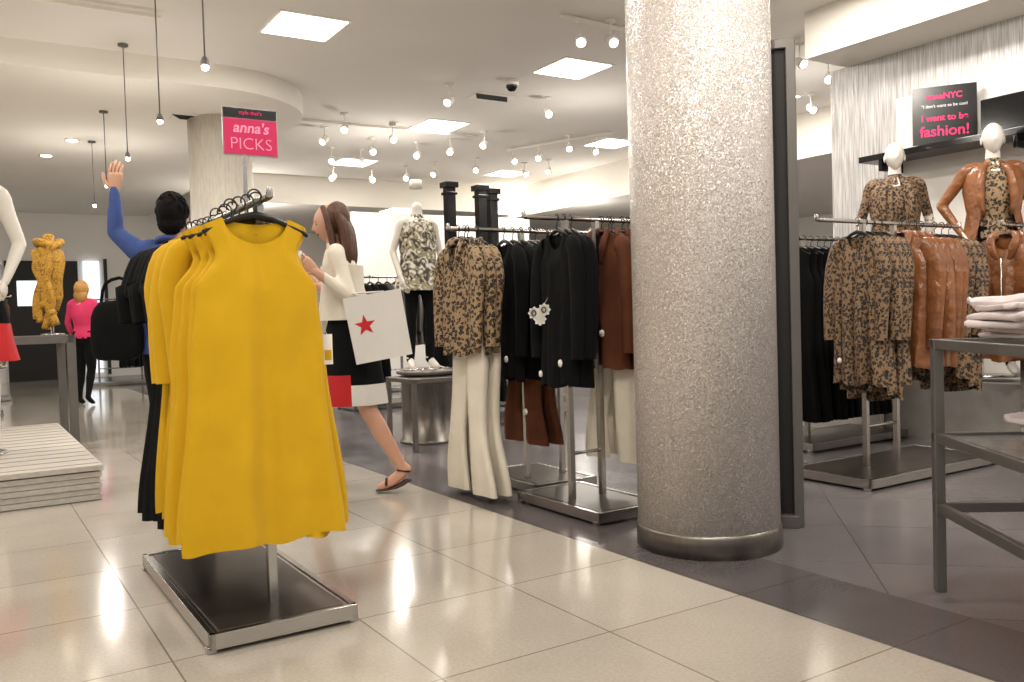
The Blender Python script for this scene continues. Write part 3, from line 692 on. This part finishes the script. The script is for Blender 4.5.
# ------------------------------------------------------------ left platform, table, scarf form
m=MB()
b0,b1,a0,a1=-2.6,.683,5.70,8.5
for k in range(5): m.box(((b0+b1)/2-.004*(k%2),(a0+a1)/2,.02+k*.034),(b1-b0-.012*(k%2),a1-a0-.012*(k%2),.03),0,RS)
m.box(((b0+b1)/2,(a0+a1)/2,.195),(b1-b0+.02,a1-a0+.02,.03),0,RS)
for k in range(14): m.box(((b0+b1)/2,a0+.1+k*.2,.2115),(b1-b0,.012,.003),1,RS)
m.obj('display_platform',[M_WOOD,M_STONE])
frametable('display_table',S(-.38,8.6),TH,1.25,1.0,.97,M_GRY,M_STONE,t=.07)
m=MB(); c=S(.72,8.95,.972)
m.lathe(c,[(.1,0),(.1,.015),(.015,.02),(.015,.25)],1,20)
m.lathe(c,[(.06,.22),(.1,.35),(.1,.5),(.13,.66),(.12,.76),(.055,.83),(.05,.9),(.03,.92)],0,24)
for k in range(7):
    t=k*.9; m.tube([c+V((.10*math.cos(t),-.09,.82-.02*k)),c+V((.06*math.sin(t),-.13,.6)),c+V((.07*math.cos(t*1.3),-.12,.35)),c+V((.09*math.sin(t*2),-.11,.06+.03*k))],[.03,.032,.03,.04],0,10,None,None,5)
m.tube([c+V((.10*math.cos(t),.09*math.sin(t),.83+.02*math.sin(2*t))) for t in [i*math.pi/6 for i in range(13)]],.035,0,10)
m.obj('scarf_display_form',[M_SCARF,M_CHR])
for (x,y) in((-.62,9.3),(-.3,9.6),(-.18,9.9)):
    m=MB(); m.box((x,y,1.2),(.1,.1,2.4),0,None,TH); m.box((x,y,2.43),(.15,.15,.06),0,None,TH); m.box((x,y,2.34),(.13,.13,.03),0,None,TH); m.box((x,y,.03),(.16,.16,.06),0,None,TH)
    m.obj('black_post',[M_GLOSSB],bevel=.004)
# ------------------------------------------------------------ wall shelf + signs right
m=MB(); m.box((6.7,3.4,2.26),(.32,2.6,.05),0,RS)
for a in (2.4,3.4,4.5): m.box((6.7,a,2.19),(.3,.03,.1),0,RS)
m.obj('wall_shelf',[M_GLOSSB],bevel=.003)
e=empty('fashion_sign',S(6.66,4.0,2.3)); Mf=Matrix.Translation(S(6.66,4.0,2.29))@Matrix.Rotation(math.radians(-22),4,'Z')
m=MB(); m.box((0,0,.225),(.46,.03,.45),0,Mf); o=m.obj('sign_board',[M_SIGNB]); o.parent=e; o.matrix_parent_inverse=e.matrix_world.inverted()
for i,(t,z,s,mt) in enumerate((("annaNYC",.35,.065,M_TXTH),("\"I don't want to be cool",.285,.034,M_TXTW),("I want to be",.18,.068,M_TXTH),("fashion!",.06,.115,M_TXTH))):
    text('sign_text_%d'%i,t,(0,-.018,z),s,Mf,mt,e,bold=.002 if s>.06 else 0)
m=MB(); m.box((6.68,3.42,2.413),(.26,.46,.25),0,RS); m.obj('black_display_box',[M_GLOSSB],bevel=.004)
m=MB(); m.box((6.68,2.85,2.383),(.26,.5,.19),0,RS); m.obj('black_display_box',[M_GLOSSB],bevel=.004)
# ------------------------------------------------------------ lights
LC=(1,.94,.865)
def area(p,size,power,col=LC,rz=TH):
    l=bpy.data.lights.new('panel_lamp','AREA'); l.size=size; l.energy=power; l.color=col
    o=bpy.data.objects.new('panel_lamp',l); o.location=p; o.rotation_euler=(0,0,rz); scene.collection.objects.link(o); return o
for b in(-3.4,-.4,2.65,5.55,8.5,11.4):
    for a in(-1.6,1.4,4.4,7.4,10.4,13.4):
        if (a>8.5 and b<3.4) or b>9.6 and a>5: 
            if b in(-.4,): area(S(b,a,3.3),.6,36)
            elif b==11.4 and a<12: area(S(b,a,2.95),.6,36)
            continue
        m=MB(); m.box((b,a,CZ-.006),(.58,.58,.012),0,RS); m.box((b,a,CZ-.003),(.64,.64,.008),1,RS)
        m.obj('ceiling_light_panel',[M_LAMP,M_SOF])
        if b>10 and a<0: continue
        near=(b<4 and a<6)
        area(S(b,a,CZ-.03),.55,(27 if near else 46))
for (x,y) in((-2.07,16.8),(-3.3,18.5),(.0,17.5)):
    m=MB(); m.box((x,y,3.09),(.6,.6,.015),0,None,TH); m.obj('ceiling_light_panel',[M_LAMP])
def track_head(p,aim):
    p=V(p); m=MB(); d=V(aim).normalized(); zc=CZ
    m.lathe((p.x,p.y,zc-.02),[(.05,0),(.05,.02)],0,14); m.tube([(p.x,p.y,zc-.02),(p.x,p.y,p.z+.02)],.008,0,6)
    m.tube([p-d*.06,p-d*.03,p+d*.06],[.03,.042,.05],0,14); m.tube([p+d*.058,p+d*.064],[.04,.04],1,14)
    m.obj('track_spotlight',[M_SOF,M_BULB])
sp=[(.68,7.7),(.95,7.74),(-.61,9.7),(.5,10.4),(-2.6,13),(-2.2,13.2),(-1.9,12.4),(-1.3,12.8),(-.8,12.6),(.1,13.5),(.5,13.3),(.9,12.6),(1.3,12.9),(-2.4,11.6),(-1.5,11.6),(-2.0,10.9),(-1.2,14.5),(2.9,8.6),(3.4,9.2),(-1.7,14.8),(.3,14.8),(-.3,12.2),(2.75,9.8),(3.7,10.6),(-2.9,14.6),(-2.3,14.9),(-.5,14.2),(.7,14.6)]
for i,(x,y) in enumerate(sp): track_head((x,y,3.42),(.5*math.sin(i*2.3),-.9,-.7))
m=MB(); 
for (p,q) in (((-2.75,10.9),(-.4,12.4)),((0,13.5),(1.5,12.4)),((.5,7.5),(1.15,7.95))): m.tube([(p[0],p[1],3.57),(q[0],q[1],3.57)],.02,0,6)
m.obj('lighting_track',[M_SOF])
for (x,y,z) in((-1.7,5.0,2.5),(-2.56,6.5,2.55),(-3.46,8.0,2.57),(-4.35,9.5,2.57),(-5.2,11,2.57)):
    zt=CZ if y<9 else 3.37; m=MB(); m.tube([(x,y,zt-.01),(x,y,z+.05)],.005,0,6); m.lathe((x,y,zt-.02),[(.045,0),(.045,.02)],0,14)
    m.lathe((x,y,z),[(.012,.05),(.022,.03),(.026,0)],0,14); m.ell((x,y,z-.008),(.02,.02,.02),1,None,12,8)
    m.obj('pendant_light',[M_GRY,M_BULB])
for (bb,aa,L) in((-.2,6.1,3.2),(.0,7.6,3.0)):
    m=MB(); m.box((bb,aa,3.56),(L,.03,.03),0,RS); m.obj('lighting_track',[M_SOF])
for (x,y) in((-3.6,6.6),(-5.4,10.9),(-6.2,11.8)):
    zt=CZ if y<9 else 3.37
    m=MB(); m.lathe((x,y,zt-.008),[(.09,0),(.09,.006)],1,20); m.lathe((x,y,zt-.012),[(.065,0),(.065,.006)],0,20); m.obj('recessed_downlight',[M_BULB,M_SOF])
m=MB(); m.lathe((.08,9.6,CZ-.06),[(.075,.0),(.08,.06)],0,20); m.ell((.08,9.6,CZ-.06),(.065,.065,.07),1,None,16,10); m.obj('security_camera_dome',[M_SOF,M_GLOSSB])
for (x,y,zz) in((-.15,10.3,CZ),(-3.5,9.9,3.37)):
    m=MB(); m.box((x,y,zz-.006),(.5,.3,.01),0,None,TH)
    for k in range(6): m.box((x-.0,y-.1+.04*k,zz-.014),(.42,.012,.008),1,None,TH)
    m.obj('air_vent',[M_SOF,M_DARK])
def spot(p,t,power,ang=50):
    l=bpy.data.lights.new('track_lamp','SPOT'); l.energy=power; l.spot_size=math.radians(ang); l.spot_blend=.6; l.shadow_soft_size=.06; l.color=(1,.93,.83)
    o=bpy.data.objects.new('track_lamp',l); o.location=p; o.rotation_euler=(V(t)-V(p)).to_track_quat('-Z','Y').to_euler(); scene.collection.objects.link(o)
spot((-.9,.9,3.4),(-.95,2.9,.9),55)
spot((.3,1.4,3.4),(.85,3.8,1.7),160,62)
spot((2.0,3.2,3.4),(2.4,5.2,1.2),90)
spot((2.4,4.8,3.3),(3.6,7.2,2.2),110,60)
spot((-.8,7.0,3.4),(-.74,7.3,1.4),60)
def point(p,power,r=.04):
    l=bpy.data.lights.new('pendant_and_fill_lamp','POINT'); l.energy=power; l.shadow_soft_size=r; l.color=LC
    o=bpy.data.objects.new('pendant_and_fill_lamp',l); o.location=p; scene.collection.objects.link(o)
point((-1.7,5.0,2.4),10); point((-3.46,8.0,2.47),22); point((-5.2,11,2.47),30)
point((-1.6,12.0,2.7),38); point((1.0,10.5,2.7),24); point((3.2,9.6,2.7),26); point((-4.5,15,2.5),60); point((1.2,15.5,2.5),40)  # added fill lamps with no fixtures, brightening the ceiling and far store
w=bpy.data.worlds.new('store_world'); scene.world=w; w.use_nodes=True
w.node_tree.nodes['Background'].inputs[0].default_value=(1,.96,.91,1); w.node_tree.nodes['Background'].inputs[1].default_value=.6
# ------------------------------------------------------------ camera
cd=bpy.data.cameras.new('camera'); cam=bpy.data.objects.new('camera',cd); scene.collection.objects.link(cam)
cd.sensor_width=36; cd.lens=870/1024*36; cd.clip_start=.05
cam.matrix_world=Matrix.Translation(V((0,0,1.03)))@Matrix.Rotation(math.radians(90-1.71),4,'X')@Matrix.Rotation(-.03,4,'Z')
scene.camera=cam
